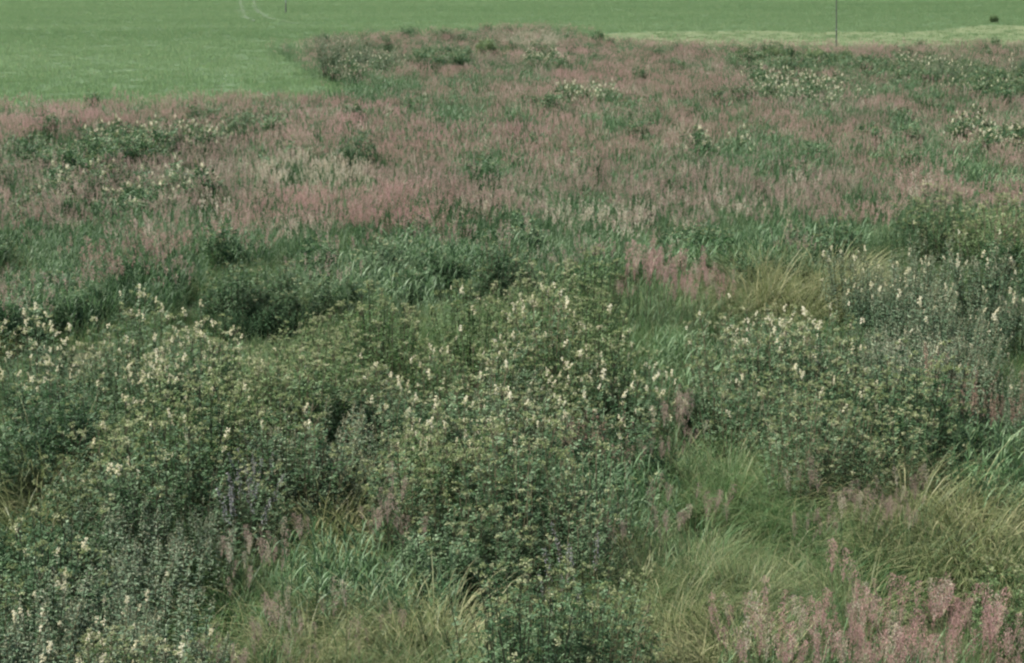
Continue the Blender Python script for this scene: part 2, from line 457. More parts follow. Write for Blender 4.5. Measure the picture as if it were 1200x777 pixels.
def tag(o, label=None, category=None, group=None, kind=None):
    if label: o["label"] = label
    if category: o["category"] = category
    if group: o["group"] = group
    if kind: o["kind"] = kind
    return o
def obj(name, me, parent=None):
    o = bpy.data.objects.new(name, me); COL.objects.link(o)
    if parent: o.parent = parent
    return o

# layout in metres: viewer at x=0, y=0; y runs away from the viewer
MEADOW = [(-25.13, 61.64), (-17.11, 62.96), (-11.78, 65.05), (-6.47, 66.52), (-4.67, 68.86), (-5.48, 74.04), (-7.03, 81.15), (-8.76, 88.42), (-10.58, 95.53), (-11.07, 104.78), (-8.69, 113.78), (-4.21, 117.13), (2.31, 128.46), (3.45, 109.6), (8.48, 104.78), (18.21, 101.22), (28.03, 103.87), (42.78, 105.71), (60, -25), (-60, -25)]
MOWN = [(3.01, 121.83), (9.17, 127.59), (17.36, 128.8), (25.56, 126.39), (29.21, 130.04), (33.74, 136.62), (36.44, 135.25), (55.77, 138.01), (44.52, 109.91), (19.47, 108.15), (3.02, 111.73)]
TRACKS = [([(-34.97, 245.13), (-27.97, 195.78), (-24.32, 171.12), (-20.81, 148.62), (-19.3, 142.37)], 'pale worn wheel track curving through the green field, nearer the open side'), ([(-33.22, 245.13), (-26.57, 195.78), (-22.52, 166.92), (-19.21, 148.62), (-16.76, 140.88), (-14.72, 136.62)], 'pale worn wheel track beside the small dark post')]
POLES = [('pole', 18.5, 108.15, 7.5, 0.032, 'thin dark pole rising out of the far edge of the meadow', 'pole', -0.035, -0.0015), ('post', -18.69, 157.24, 0.9, 0.07, 'short dark post in the green field beside the wheel tracks', 'post', 0.02, 0.0)]
# plant kind, ellipse (x, y, rx, ry), how many, size, flower heads, plume colour, label, group
CLUMPS = [('MU', (-3.23, 13.83, 0.7, 1.42), 13, 1.0, 2, None, 'grey-green mugwort clump in the thicket at bottom left', 'mugwort thicket in the bottom left corner'),
    ('MS', (-3.96, 14.6, 0.21, 0.66), 3, 0.95, 4, None, 'cream-dotted bush at the left edge behind the mugwort thicket', 'cream-dotted bushes behind the grey thicket'),
    ('MY', (-2.8, 13.15, 0.27, 0.39), 2, 0.9, 3, None, 'yellow-budded meadowsweet bush at the bottom edge beside the mugwort', 'yellow-budded pair at the bottom edge'),
    ('SG', (-2.43, 15.32, 0.31, 0.7), 3, 1.05, 0, None, 'green arching sedge tussock beside the mugwort thicket', 'green tussocks beside the grey thicket'),
    ('PK', (-2.1, 13.59, 0.28, 0.64), 5, 0.75, 0, 'mauve', 'sparse mauve-flowered grass before the tussocks at bottom left', 'mauve grass at bottom left'),
    ('SE', (-1.11, 14.52, 0.77, 0.73), 9, 1.0, 0, None, 'straw-yellow tussock at bottom edge beside the round bush', 'yellow tussocks at the bottom edge, left of the round bush'),
    ('PK', (-1.43, 13.94, 0.57, 0.48), 6, 0.7, 0, 'mauve', 'pink-plumed grass standing over the bottom yellow tussocks', 'pink plumes over the yellow tussocks'),
    ('MY', (-2.36, 13.59, 0.79, 0.2), 2, 0.6, 5, None, 'low cream-flowered meadowsweet at the bottom edge', 'low cream pair at the bottom edge'),
    ('RG', (-1.34, 15.65, 0.82, 0.58), 9, 0.82, 0, None, 'fresh green broad-bladed clump behind the bottom yellow tussocks', 'fresh green grass band, lower centre'),
    ('SG', (-1.37, 15.93, 0.91, 0.69), 6, 1.05, 0, None, 'fine green tussock beside the fresh grass left of centre', 'fine tussocks in the fresh grass band'),
    ('MS', (0.35, 13.92, 0.55, 0.67), 4, 1.02, 0, None, 'green yellow-budded bush of the round group at bottom centre', 'round bush group at the bottom centre'),
    ('WS', (0.5, 14.92, 0.21, 0.28), 2, 0.85, 0, None, 'grey faded spires in the round bush at bottom centre', 'grey spires in the round bush'),
    ('SE', (1.46, 14.7, 0.51, 0.84), 7, 0.95, 0, None, 'pale combed sedge tussock right of the round bottom bush', 'pale tussocks right of the round bush'),
    ('SG', (1.34, 16.64, 1.03, 1.12), 14, 1.0, 0, None, 'matted green tussock in the grassy hollow right of centre', 'matted green tussocks in the hollow'),
    ('SE', (1.55, 16.74, 0.83, 1.13), 7, 0.9, 0, None, 'yellowish tussock among the matted green grass of the hollow', 'yellowish tussocks in the hollow'),
    ('PK', (2.87, 13.35, 1.15, 0.93), 62, 0.84, 0, 'rose', 'pink-plumed grass in the stand at bottom right', 'pink stand at the bottom right corner'),
    ('RB', (2.85, 13.74, 1.13, 0.4), 8, 0.6, 0, None, 'bluish broad-bladed clump under the bottom right pink stand', 'bluish grass at the bottom right'),
    ('MY', (4.27, 15.45, 0.15, 0.32), 1, 0.75, 4, None, 'cream-flowered meadowsweet at the right edge just above the pink stand', None),
    ('MY', (1.97, 14.1, 0.15, 0.23), 1, 0.55, 2, None, 'small cream-flowered stem at the bottom edge, left end of the pink stand', None),
    ('SE', (4.45, 17.44, 0.47, 1.33), 7, 1.35, 0, None, 'tall straw-yellow tussock at the right edge', 'tall yellow tussocks at the right edge'),
    ('SG', (3.3, 16.88, 0.5, 0.88), 5, 1.15, 0, None, 'dark green tussock below the hazy mauve patch', 'dark green mound under the mauve patch'),
    ('SE', (2.65, 16.15, 0.5, 0.82), 6, 0.95, 0, None, 'flattened pale tussock just behind the bottom pink stand', 'flattened tussocks behind the pink stand'),
    ('PK', (3.34, 17.28, 0.61, 0.6), 16, 0.72, 0, 'mauve', 'mauve-plumed grass in the hazy patch at mid right', 'hazy mauve patch at mid right'),
    ('SG', (3.48, 18.7, 0.84, 0.93), 8, 1.0, 0, None, 'green fine tussock round the hazy mauve patch', 'green tussocks round the mauve patch'),
    ('SE', (4.02, 19.22, 0.41, 0.84), 4, 1.3, 0, None, 'long-bladed yellow-green tussock behind the hazy mauve patch', 'long tussocks behind the mauve patch'),
    ('RB', (4.94, 19.25, 0.47, 0.95), 7, 0.95, 0, None, 'bluish broad-bladed clump behind the tall right-edge tussocks', 'bluish grass at the right edge'),
    ('MS', (3.67, 19.35, 0.72, 0.77), 7, 0.95, 0, None, 'dark green meadowsweet bush behind the hazy mauve patch', 'dark bushes behind the mauve patch'),
    ('MS', (4.3, 20.02, 0.47, 0.59), 3, 1.0, 0, None, 'dense green bush behind the long yellow-green tussocks', 'dense bushes behind the long tussocks'),
    ('SG', (2.26, 19.89, 0.86, 1.4), 12, 1.1, 0, None, 'green tussock in the grassy lane right of centre', 'green tussocks in the grassy lane'),
    ('RG', (1.12, 18.62, 0.33, 0.78), 4, 0.85, 0, None, "upright green clump against the central bush's right end", 'upright clumps by the central bush'),
    ('PK', (1.75, 19.84, 0.22, 0.38), 6, 0.8, 0, 'mauve', 'mauve-plumed grass in the small blot beside the grassy lane', 'small mauve blot by the grassy lane'),
    ('PK', (1.32, 16.92, 0.68, 0.69), 8, 0.7, 0, 'mauve', 'single mauve-plumed stem scattered over the grassy hollow', 'scattered mauve plumes over the hollow'),
    ('SE', (-4.91, 18.69, 0.36, 1.11), 6, 1.25, 0, None, 'yellow tussock in the hollow at the left edge', 'yellow tussocks in the left hollow'),
    ('BR', (-4.38, 16.53, 0.31, 0.45), 4, 0.85, 0, None, 'dark leafy left-edge bush before the yellow hollow', 'dark bushes in front of the left hollow'),
    ('DB', (-5.21, 20.23, 0.45, 0.99), 4, 0.92, 0, None, 'dark leafy left-edge bush behind the yellow hollow', 'dark bushes behind the left hollow'),
    ('MS', (-3.24, 18.25, 1.07, 1.29), 11, 1.08, 3, None, 'green meadowsweet bush of the big left mound', 'big meadowsweet mound, left'),
    ('MY', (-3.39, 19.59, 0.92, 0.53), 5, 1.05, 1, None, "yellowish-budded bush on the big left mound's crest", 'yellowish crest of the left mound'),
    ('WS', (-2.58, 17.39, 0.25, 0.53), 3, 0.95, 0, None, 'whitish seeding spires leaning on the left mound', 'whitish spires on the left mound'),
    ('MU', (-3.41, 16.68, 0.65, 0.87), 7, 0.85, 0, None, "grey-leaved clump at the big left mound's foot", 'grey clumps at the foot of the left mound'),
    ('PK', (-2.21, 15.94, 0.32, 0.62), 7, 0.75, 0, 'mauve', "dusky pink plumes before the left mound's foot", 'dusky plumes at the foot of the left mound'),
    ('SE', (-1.73, 17.86, 0.38, 0.64), 4, 1.3, 0, None, 'dry tussock between left mound and central bush row', 'dry tussock group between mound and central bush'),
    ('MU', (-1.58, 18.73, 0.48, 0.69), 5, 1.05, 0, None, 'grey-green bushy clump behind the dry tussock', 'grey-green clumps behind the dry tussock'),
    ('MY', (-0.78, 18.58, 0.52, 0.55), 5, 1.05, 6, None, "cream-topped bush on the central bush row's crest", 'cream crest of the central bush row'),
    ('MS', (-0.12, 17.2, 0.93, 0.97), 10, 1.05, 0, None, 'green bush of the central row below its cream crest', 'green bushes of the central row'),
    ('DB', (-0.43, 16.5, 0.51, 0.53), 4, 0.8, 0, None, 'dark leafy bush in front of the central row', 'dark drooping bushes of the central row'),
    ('PK', (-1.09, 16.48, 0.19, 0.34), 4, 0.85, 0, 'mauve', "mauve plume leaning before the central row's left end", 'mauve plumes at the central row'),
    ('SP', (0.94, 20.0, 0.42, 0.54), 5, 1.0, 0, None, 'brownish-pink spike plant right of the central thicket', 'brownish spikes right of the central thicket'),
    ('DB', (1.02, 19.72, 0.37, 0.46), 2, 0.75, 0, None, 'dark leafy bush below the brownish spikes', 'dark bushes below the brownish spikes'),
    ('MS', (-0.1, 21.46, 1.88, 2.25), 16, 1.05, 6, None, 'budding meadowsweet bush in the wide central thicket', 'wide central thicket'),
    ('MY', (0.11, 23.42, 1.18, 2.95), 11, 1.08, 10, None, 'cream-flowered bush in the heart of the central thicket', 'cream-flowered heart of the central thicket'),
    ('MY', (-2.23, 24.82, 0.74, 1.64), 7, 1.1, 0, None, "yellowish-green bush behind the central thicket's left end", "yellowish bushes at the thicket's left end"),
    ('MY', (-2.94, 22.01, 0.89, 1.2), 9, 1.05, 1, None, 'yellow-green budding bush before the dark gap at left', 'yellow-green bushes below the dark gap'),
    ('DB', (-2.24, 21.3, 0.35, 0.26), 3, 0.85, 0, None, 'dark leafy bush in the hollow left of the central thicket', 'dark bushes in the hollow'),
    ('MS', (-5.08, 23.16, 1.34, 1.7), 12, 1.05, 14, None, 'cream-dotted bush in the flowering drift at left', 'flowering drift at the left edge'),
    ('BR', (-3.98, 28.42, 0.76, 0.39), 7, 0.62, 0, None, 'very dark leafy bush under the reeds at left', 'very dark bushes under the left reeds'),
    ('DB', (-4.09, 29.09, 0.76, 0.39), 6, 0.8, 0, None, 'dark green leafy bush along the dark gap at left', 'leafy bushes along the dark gap at left'),
    ('DB', (-0.11, 30.64, 0.42, 0.35), 3, 0.9, 0, None, 'rounded dark bush standing in the reed belt', 'rounded dark bushes in the reed belt'),
    ('DB', (5.53, 33.74, 0.66, 0.64), 4, 0.9, 0, None, 'dark green leafy bush above the dry hollow', 'leafy bushes above the dry hollow'),
    ('DB', (-1.97, 31.68, 0.51, 0.7), 3, 0.85, 0, None, "dark leafy bush at the reed belt's left end", "dark bushes at the reed belt's left end"),
    ('RG', (-6.88, 31.1, 1.63, 3.2), 22, 0.8, 0, None, 'green reed clump behind the flowering drift at left', 'left reed belt'),
    ('RG', (-1.58, 31.38, 1.0, 2.81), 16, 0.95, 0, None, 'tall green reed clump behind the central thicket', 'reed belt behind the central thicket'),
    ('RG', (0.37, 32.38, 0.96, 1.81), 10, 0.95, 0, None, 'tall reed clump left of the rose-pink tuft', 'reed belt left of the pink-plumed tuft'),
    ('BR', (-0.13, 31.51, 0.45, 0.34), 4, 0.6, 0, None, 'dark leafy bush in the hollow of the reed belt', 'dark bushes in the reed hollow'),
    ('MY', (0.89, 27.62, 0.64, 1.26), 5, 1.0, 0, None, 'yellowish thicket-edge bush near the rose-pink tuft', 'yellowish bushes near the pink-plumed tuft'),
    ('RB', (2.94, 32.43, 1.6, 0.98), 14, 1.2, 0, None, 'bright green reed clump in the bank behind the rose-pink plumes', 'bright reed bank behind the rose plumes'),
    ('RG', (5.45, 33.76, 0.81, 1.33), 7, 1.1, 0, None, 'green reed clump above the dry hollow', 'reeds above the dry hollow'),
    ('BR', (4.39, 32.64, 0.19, 0.28), 2, 0.7, 0, None, "dark leafy bush under the reed bank's right end", 'dark pair under the reed bank'),
    ('BR', (1.62, 32.79, 0.26, 0.23), 2, 0.65, 0, None, "dark leafy bush under the reed bank's left end", "dark pair under the reed bank's left end"),
    ('PK', (2.48, 28.35, 0.89, 0.79), 30, 1.0, 0, 'rose', 'rose-pink plumed grass before the bright reed bank', 'bright rose tuft before the reed bank'),
    ('SE', (4.65, 30.6, 0.97, 2.25), 16, 1.35, 0, None, 'yellowish combed tussock in the dry hollow', 'yellowish tussocks of the dry hollow'),
    ('SG', (2.71, 29.37, 0.95, 1.29), 8, 1.1, 0, None, 'green tussock in front of the rose-pink plumes', 'green tussocks before the rose plumes'),
    ('RB', (2.47, 24.79, 0.52, 1.42), 6, 1.05, 0, None, 'bluish reed clump at the right end of the central thicket', 'bluish reeds by the central thicket'),
    ('MU', (6.43, 28.06, 1.29, 2.27), 20, 1.1, 4, None, 'pale-tipped grey-green mugwort at the back of the right thicket', 'back rows of the right thicket'),
    ('MU', (5.49, 23.61, 1.03, 2.14), 22, 1.05, 1, None, "grey-green mugwort clump in the right thicket's front", 'right-hand grey thicket'),
    ('MS', (3.62, 24.5, 1.02, 1.59), 11, 1.0, 7, None, 'cream-topped bush in front of the dry hollow', 'cream-topped bushes before the dry hollow'),
    ('MS', (3.12, 21.37, 0.94, 1.45), 12, 1.02, 3, None, 'green meadowsweet bush right of the central thicket', 'green bushes beside the grassy lane'),
    ('SP', (5.43, 21.09, 0.47, 1.06), 8, 1.0, 0, None, 'brownish-pink spike plant at the right edge', 'brownish spikes at the right edge'),
    ('MS', (4.49, 21.17, 0.54, 0.77), 6, 1.0, 1, None, 'green budding bush before the right mugwort thicket', 'green bushes before the grey thicket'),
    ('MY', (8.45, 33.64, 0.48, 1.09), 4, 1.15, 0, None, 'bright yellow-green bush behind the right mugwort thicket', 'bright yellow-green bush group at right'),
    ('MS', (7.82, 35.1, 0.44, 1.18), 3, 1.1, 1, None, 'green bush beside the bright yellow-green ones at right', 'green bushes beside the yellow-green ones'),
    ('BR', (-0.93, 21.6, 0.53, 0.42), 4, 0.75, 0, None, 'dark leafy bush in front of the central thicket', 'dark bushes before the central thicket'),
    ('BR', (2.32, 22.05, 0.26, 0.45), 3, 0.8, 0, None, "dark leafy bush at the grassy lane's head", "dark bushes at the lane's head"),
    ('BR', (4.33, 25.57, 0.41, 0.45), 3, 0.85, 0, None, 'dark leafy bush amid the bushes below the dry hollow', 'dark bushes below the dry hollow'),
    ('BR', (-4.1, 22.53, 0.32, 0.47), 3, 0.85, 0, None, 'dark leafy bush between flowering drift and left mound', 'dark bushes below the flowering drift'),
    ('MU', (0.0, 20.63, 0.39, 0.62), 4, 1.0, 2, None, 'grey-green clump at the front of the central thicket', 'grey-green clumps of the central thicket'),
    ('DB', (-3.94, 47.98, 0.15, 0.22), 1, 1.12, 0, None, 'rounded dark green bush standing alone in the pink grass', None),
    ('DB', (-7.9, 55.16, 0.15, 0.29), 1, 1.05, 0, None, 'small bright-topped bush in pink grass near the field', None),
    ('DB', (-11.64, 48.2, 1.02, 0.65), 6, 0.95, 0, None, 'dark green bush in the dark bank at the far left', 'dark bank at the far left'),
    ('BR', (-9.6, 47.1, 0.57, 0.41), 3, 1.2, 0, None, 'dark brownish bush right of the far left dark bank', 'brownish bushes at the far left'),
    ('MU', (-6.51, 83.98, 1.6, 2.18), 7, 1.6, 0, None, 'blue-grey scrub bush in the far row by the field', 'blue-grey far scrub row'),
    ('DF', (-0.76, 95.98, 0.97, 2.45), 3, 0.85, 0, None, 'dark green scrub bush in front of the pale mound', 'dark scrub before the pale mound'),
    ('DF', (11.56, 89.48, 1.01, 1.78), 4, 0.85, 0, None, "dark green scrub bush left of the pole's foot", 'dark far scrub left of the pole'),
    ('DF', (14.63, 88.44, 1.29, 2.08), 4, 0.85, 0, None, 'dark green scrub bush below the pole', 'dark far scrub below the pole'),
    ('DF', (35.26, 139.18, 0.31, 1.61), 1, 0.6, 0, None, 'small lone bush in the far green field at the right', None),
    ('MU', (18.27, 75.49, 2.12, 2.71), 9, 1.25, 2, None, 'grey-green pale-flowered scrub bush at the far right edge', 'grey far scrub at the right edge'),
    ('RB', (9.41, 46.52, 0.49, 0.7), 3, 1.25, 0, None, 'dark green reed clump in the pink grass at right', 'dark reeds in the pink grass at right'),
    ('RB', (11.05, 42.26, 0.48, 2.06), 6, 1.25, 0, None, 'green reed clump at the right edge of the pink grass', 'reeds at the right edge of the pink grass')]
# patches of the far mass: ellipse, kind, share
PATCHES = [((-11.14, 51.19, 1.39, 1.92), 'cream', 0.8),
    ((-8.75, 50.93, 0.95, 1.66), 'cream', 0.45),
    ((-10.7, 47.72, 1.62, 2.92), 'leafy', 0.6),
    ((-9.38, 41.68, 0.85, 2.4), 'cream', 0.35),
    ((-8.03, 39.1, 0.71, 1.2), 'cream', 0.8),
    ((-7.18, 41.92, 0.65, 1.62), 'cream', 0.6),
    ((-9.67, 39.93, 0.68, 2.43), 'leafy', 0.7),
    ((-4.55, 43.12, 1.13, 2.82), 'straw', 0.85),
    ((-4.93, 69.73, 1.49, 5.04), 'reed', 0.9),
    ((-0.99, 73.36, 2.31, 2.43), 'reed', 0.6),
    ((-1.72, 58.69, 0.66, 3.44), 'reed', 0.7),
    ((-0.53, 43.82, 0.77, 2.12), 'reed', 0.9),
    ((2.88, 54.93, 0.65, 2.34), 'reed', 0.8),
    ((0.68, 42.62, 0.49, 0.92), 'reed', 0.6),
    ((2.92, 45.16, 0.36, 2.81), 'reed', 0.7),
    ((6.12, 48.32, 1.09, 3.52), 'reed', 0.75),
    ((5.09, 51.82, 0.41, 3.43), 'straw', 0.5),
    ((5.62, 49.59, 1.12, 2.25), 'cream', 0.12),
    ((1.61, 35.35, 0.97, 2.15), 'straw', 0.35),
    ((1.17, 36.75, 1.17, 3.55), 'reed', 0.6),
    ((1.09, 33.94, 0.47, 1.34), 'straw', 0.6),
    ((2.52, 65.72, 1.04, 2.15), 'cream', 0.35),
    ((-6.76, 86.18, 1.74, 6.0), 'cream', 0.5),
    ((-3.39, 88.78, 1.79, 4.95), 'leafy', 0.5),
    ((1.38, 87.9, 0.79, 2.78), 'cream', 0.9),
    ((1.33, 108.09, 1.81, 9.36), 'straw', 0.8),
    ((-9.28, 94.4, 1.69, 7.96), 'straw', 0.3),
    ((10.72, 70.48, 1.89, 6.91), 'cream', 0.35),
    ((12.75, 86.39, 2.7, 7.35), 'leafy', 0.5),
    ((17.15, 77.16, 3.43, 9.28), 'leafy', 0.45),
    ((17.72, 81.25, 0.91, 3.86), 'cream', 0.6),
    ((17.02, 69.89, 1.26, 2.43), 'cream', 0.4),
    ((13.67, 67.43, 1.52, 3.5), 'reed', 0.6),
    ((13.38, 51.85, 0.94, 2.58), 'cream', 0.85),
    ((11.44, 53.23, 0.6, 2.58), 'reed', 0.8),
    ((8.43, 36.95, 1.69, 1.9), 'reed', 0.5),
    ((10.7, 43.75, 0.97, 6.89), 'reed', 0.5),
    ((-2.52, 36.96, 1.17, 3.34), 'rose', 0.85),
    ((-4.32, 37.89, 1.21, 2.26), 'rose', 0.5),
    ((-4.59, 43.05, 1.17, 2.89), 'straw', 0.85),
    ((3.84, 77.57, 2.44, 3.8), 'rose', 0.7),
    ((8.08, 80.6, 1.05, 14.75), 'rose', 0.6),
    ((-8.03, 32.66, 0.89, 2.97), 'reed', 0.7),
    ((-4.7, 31.3, 2.14, 3.19), 'reed', 0.45),
    ((-5.78, 31.61, 2.02, 2.33), 'pink', 0.5),
    ((-7.13, 35.92, 2.71, 1.98), 'reed', 0.4),
    ((0.84, 30.94, 3.37, 3.55), 'reed', 0.6),
    ((6.46, 33.59, 2.66, 3.91), 'reed', 0.55),
    ((4.39, 29.13, 0.93, 2.78), 'dry', 0.95)]
CLEAR = [(-4.38, 26.29, 2.82, 3.68),
    (-0.12, 26.65, 2.52, 4.88),
    (4.8, 26.29, 2.4, 3.68),
    (6.78, 30.34, 1.44, 4.82),
    (-3.89, 47.26, 0.49, 2.68),
    (-7.73, 53.95, 0.44, 2.78),
    (-12.2, 50.59, 1.15, 1.43),
    (-10.36, 50.78, 0.69, 1.24),
    (-7.56, 97.4, 2.08, 3.71),
    (-0.77, 98.1, 1.21, 3.01),
    (13.64, 91.09, 2.97, 2.6),
    (-4.32, 30.72, 0.99, 1.82),
    (2.58, 29.6, 1.22, 2.94)]


xs = np.unique(np.concatenate([-np.geomspace(60, 900, 14), np.arange(-60, 60.1, 1.0), np.geomspace(60, 900, 14)]))
ys = np.unique(np.concatenate([np.arange(-30, 150.1, 1.0), np.geomspace(150, 1500, 60)]))
GX, GY = np.meshgrid(xs, ys); GZ = ground_z(GX, GY)
fcx = (GX[:-1, :-1] + GX[1:, 1:]) / 2; fcy = (GY[:-1, :-1] + GY[1:, 1:]) / 2
in_meadow = inside(MEADOW, fcx, fcy); in_mown = inside(MOWN, fcx, fcy) & ~in_meadow
def sheet(name, mask, mat, label, category):
    nx = len(xs); use = {}; V = []; F = []
    for j, i in zip(*np.nonzero(mask)):
        f = []
        for (a, b) in ((j, i), (j, i + 1), (j + 1, i + 1), (j + 1, i)):
            k = a * nx + b
            if k not in use:
                use[k] = len(V); V.append((GX[a, b], GY[a, b], GZ[a, b]))
            f.append(use[k])
        F.append(tuple(f))
    me = bpy.data.meshes.new(name); me.from_pydata(V, [], F); me.materials.append(mat)
    me.polygons.foreach_set("use_smooth", np.ones(len(F), bool)); me.update()
    return tag(obj(name, me), label, category, kind="structure")
sheet("ground", in_meadow, M['soil'], "dark soil and litter under the tall wet meadow", "ground")
sheet("field", ~(in_meadow | in_mown), M['turf'], "smooth green grass field beyond the meadow", "field")
sheet("mown_strip", in_mown, M['mown'], "pale yellow mown strip along the far edge of the meadow", "grass strip")

def track(name, line, width, label):
    V, F = [], []
    line = np.array(line); seg = []
    for i in range(len(line) - 1):
        for t in np.linspace(0, 1, 12, endpoint=False): seg.append(line[i] * (1 - t) + line[i + 1] * t)
    seg.append(line[-1]); seg = np.array(seg)
    d = np.gradient(seg, axis=0); nrm = np.stack([-d[:, 1], d[:, 0]], 1); nrm /= np.linalg.norm(nrm, axis=1)[:, None]
    r = np.random.default_rng(5)
    for k, (p, n) in enumerate(zip(seg, nrm)):
        w = width * r.uniform(.75, 1.25) / 2
        for s in (-1, 1):
            q = p + n * w * s; V.append((q[0], q[1], gz(*q) + .05))
        if k: F.append((2 * k - 2, 2 * k - 1, 2 * k + 1, 2 * k))
    me = bpy.data.meshes.new(name); me.from_pydata(V, [], F); me.materials.append(M['track']); me.update()
    return tag(obj(name, me), label, "track", kind="structure")
for line, lab in TRACKS: track("wheel_track", line, .28, lab)

# ---------------------------------------------------------------- masses nobody could count: points carrying instanced tufts
def protos(name, meshes):
    c = bpy.data.collections.new(name)
    for i, me in enumerate(meshes):
        o = bpy.data.objects.new(f"{name}_tuft_{i:02d}", me); c.objects.link(o)
    return c
def scatter(name, pts, scale, coll, nproto, label, category, r, squash=.18, tilt=.08):
    n = len(pts)
    me = bpy.data.meshes.new(name); me.vertices.add(n)
    me.vertices.foreach_set("co", np.asarray(pts, np.float32).ravel())
    rot = np.stack([r.normal(size=n) * tilt, r.normal(size=n) * tilt, r.uniform(0, 6.283, n)], 1)
    s3 = np.stack([scale, scale, scale * r.uniform(1 - squash, 1 + squash, n)], 1)
    for nm, dat, ty in (("rot", rot, 'FLOAT_VECTOR'), ("scl", s3, 'FLOAT_VECTOR')):
        a = me.attributes.new(nm, ty, 'POINT'); a.data.foreach_set("vector", np.asarray(dat, np.float32).ravel())
    a = me.attributes.new("idx", 'INT', 'POINT'); a.data.foreach_set("value", r.integers(0, nproto, n).astype(np.int32))
    o = obj(name, me)
    ng = bpy.data.node_groups.new(name + "_scatter", 'GeometryNodeTree')
    ng.interface.new_socket("Geometry", in_out='INPUT', socket_type='NodeSocketGeometry')
    ng.interface.new_socket("Geometry", in_out='OUTPUT', socket_type='NodeSocketGeometry')
    N, L = ng.nodes, ng.links
    gi = N.new("NodeGroupInput"); go = N.new("NodeGroupOutput")
    ci = N.new("GeometryNodeCollectionInfo"); ci.inputs[0].default_value = coll
    ci.inputs["Separate Children"].default_value = True; ci.inputs["Reset Children"].default_value = True
    ip = N.new("GeometryNodeInstanceOnPoints"); ip.inputs["Pick Instance"].default_value = True
    def named(nm, ty):
        q = N.new("GeometryNodeInputNamedAttribute"); q.data_type = ty; q.inputs["Name"].default_value = nm
        return q.outputs["Attribute"]
    eu = N.new("FunctionNodeEulerToRotation"); L.new(named("rot", 'FLOAT_VECTOR'), eu.inputs[0])
    L.new(gi.outputs[0], ip.inputs["Points"]); L.new(ci.outputs[0], ip.inputs["Instance"])
    L.new(named("idx", 'INT'), ip.inputs["Instance Index"]); L.new(eu.outputs[0], ip.inputs["Rotation"])
    L.new(named("scl", 'FLOAT_VECTOR'), ip.inputs["Scale"]); L.new(ip.outputs[0], go.inputs[0])
    md = o.modifiers.new("scatter", 'NODES'); md.node_group = ng
    return tag(o, label, category, kind="stuff")

def in_ell(x, y, e, grow=1.0):
    cx, cy, rx, ry = e
    return ((x - cx) / (rx * grow)) ** 2 + ((y - cy) / (ry * grow)) ** 2 < 1

# low-frequency noise over the meadow
_k = RNG.normal(size=(14, 2)) * np.array([.16, .10]); _ph = RNG.uniform(0, 6.28, 14)
def patchy(x, y): return np.mean([np.sin(k[0] * x * 2.2 + k[1] * y * 2.2 + p) for k, p in zip(_k, _ph)], axis=0) * 2.2

# candidate points through the visible meadow and a margin beside it, denser near the viewer
def meadow_points(y0, y1, dens, r, margin=1.22):
    n = int(dens * .2727 * margin * (y1 ** 2 - y0 ** 2))
    y = np.sqrt(r.uniform(y0 ** 2, y1 ** 2, n)); x = r.uniform(-1, 1, n) * .2727 * margin * y + r.normal(size=n) * .3
    k = inside(MEADOW, x + r.normal(size=n) * .012 * y, y + r.normal(size=n) * .012 * y)
    return x[k], y[k]
def lift(x, y): return np.stack([x, y, ground_z(x, y)], 1)

r = np.random.default_rng(11)
MASS = {}
MASS['pink'] = [mk_tuft(100 + i, 'pink') for i in range(5)]
MASS['rose'] = [mk_tuft(110 + i, 'rose') for i in range(3)]
MASS['mauve'] = [mk_tuft(120 + i, 'mauve') for i in range(3)]
MASS['straw'] = [mk_tuft(130 + i, 'straw') for i in range(3)]
def mass_reed(seed):
    d = mk_reed(seed, 1.05, 24, .4, 'reed', .014); return joined([d['stalks'], d['blades']], [M['reed'], M['reed']])
def mass_leafy(seed, leafmat, cream):
    d = mk_meadowsweet(seed, 1.1, 13, .34, leafmat, .7, 1.25)
    parts, mats = [d['stalks'], d['foliage'], d['buds']], [M['stalk_red'], M[leafmat], M['bud']]
    if cream:
        B = MB(); rr = np.random.default_rng(seed)
        for tp in d['tips'][:6]:
            for g in range(34):
                e = np.array(tp) + rdir(rr) * np.array((.05, .05, .075)) * rr.uniform(.2, 1) + np.array((0, 0, .05))
                B.leaf(e, rdir(rr) + np.array((0, 0, .4)), rdir(rr), .019, .017, tint(rr))
        parts.append(B.build("blossom_mass", M['cream'])); mats.append(M['cream'])
    return joined(parts, mats)
MASS['reed'] = [mass_reed(140 + i) for i in range(4)]
MASS['leafy'] = [mass_leafy(150 + i, 'leaf', False) for i in range(3)]
MASS['cream'] = [mass_leafy(160 + i, 'leaf', True) for i in range(3)]
MASS['under'] = [mk_tuft(170 + i, 'under') for i in range(4)]
MASS['field'] = [mk_tuft(180 + i, 'field') for i in range(3)]
MASS['dry'] = []
for i in range(3):
    d = mk_sedge(190 + i, .8, 240, .3); MASS['dry'].append(joined([d['blades'], d['dry_blades']], [M['dry'], M['dry']]))
COLL = {k: protos("mass_" + k, v) for k, v in MASS.items()}

# undergrowth of fine grass below everything in the near meadow
x, y = meadow_points(9.0, 42, 5.5, r)
scatter("undergrowth", lift(x, y), r.uniform(.55, .95, len(x)), COLL['under'], 4, "fine green grass filling the gaps between the meadow plants", "grass", r)

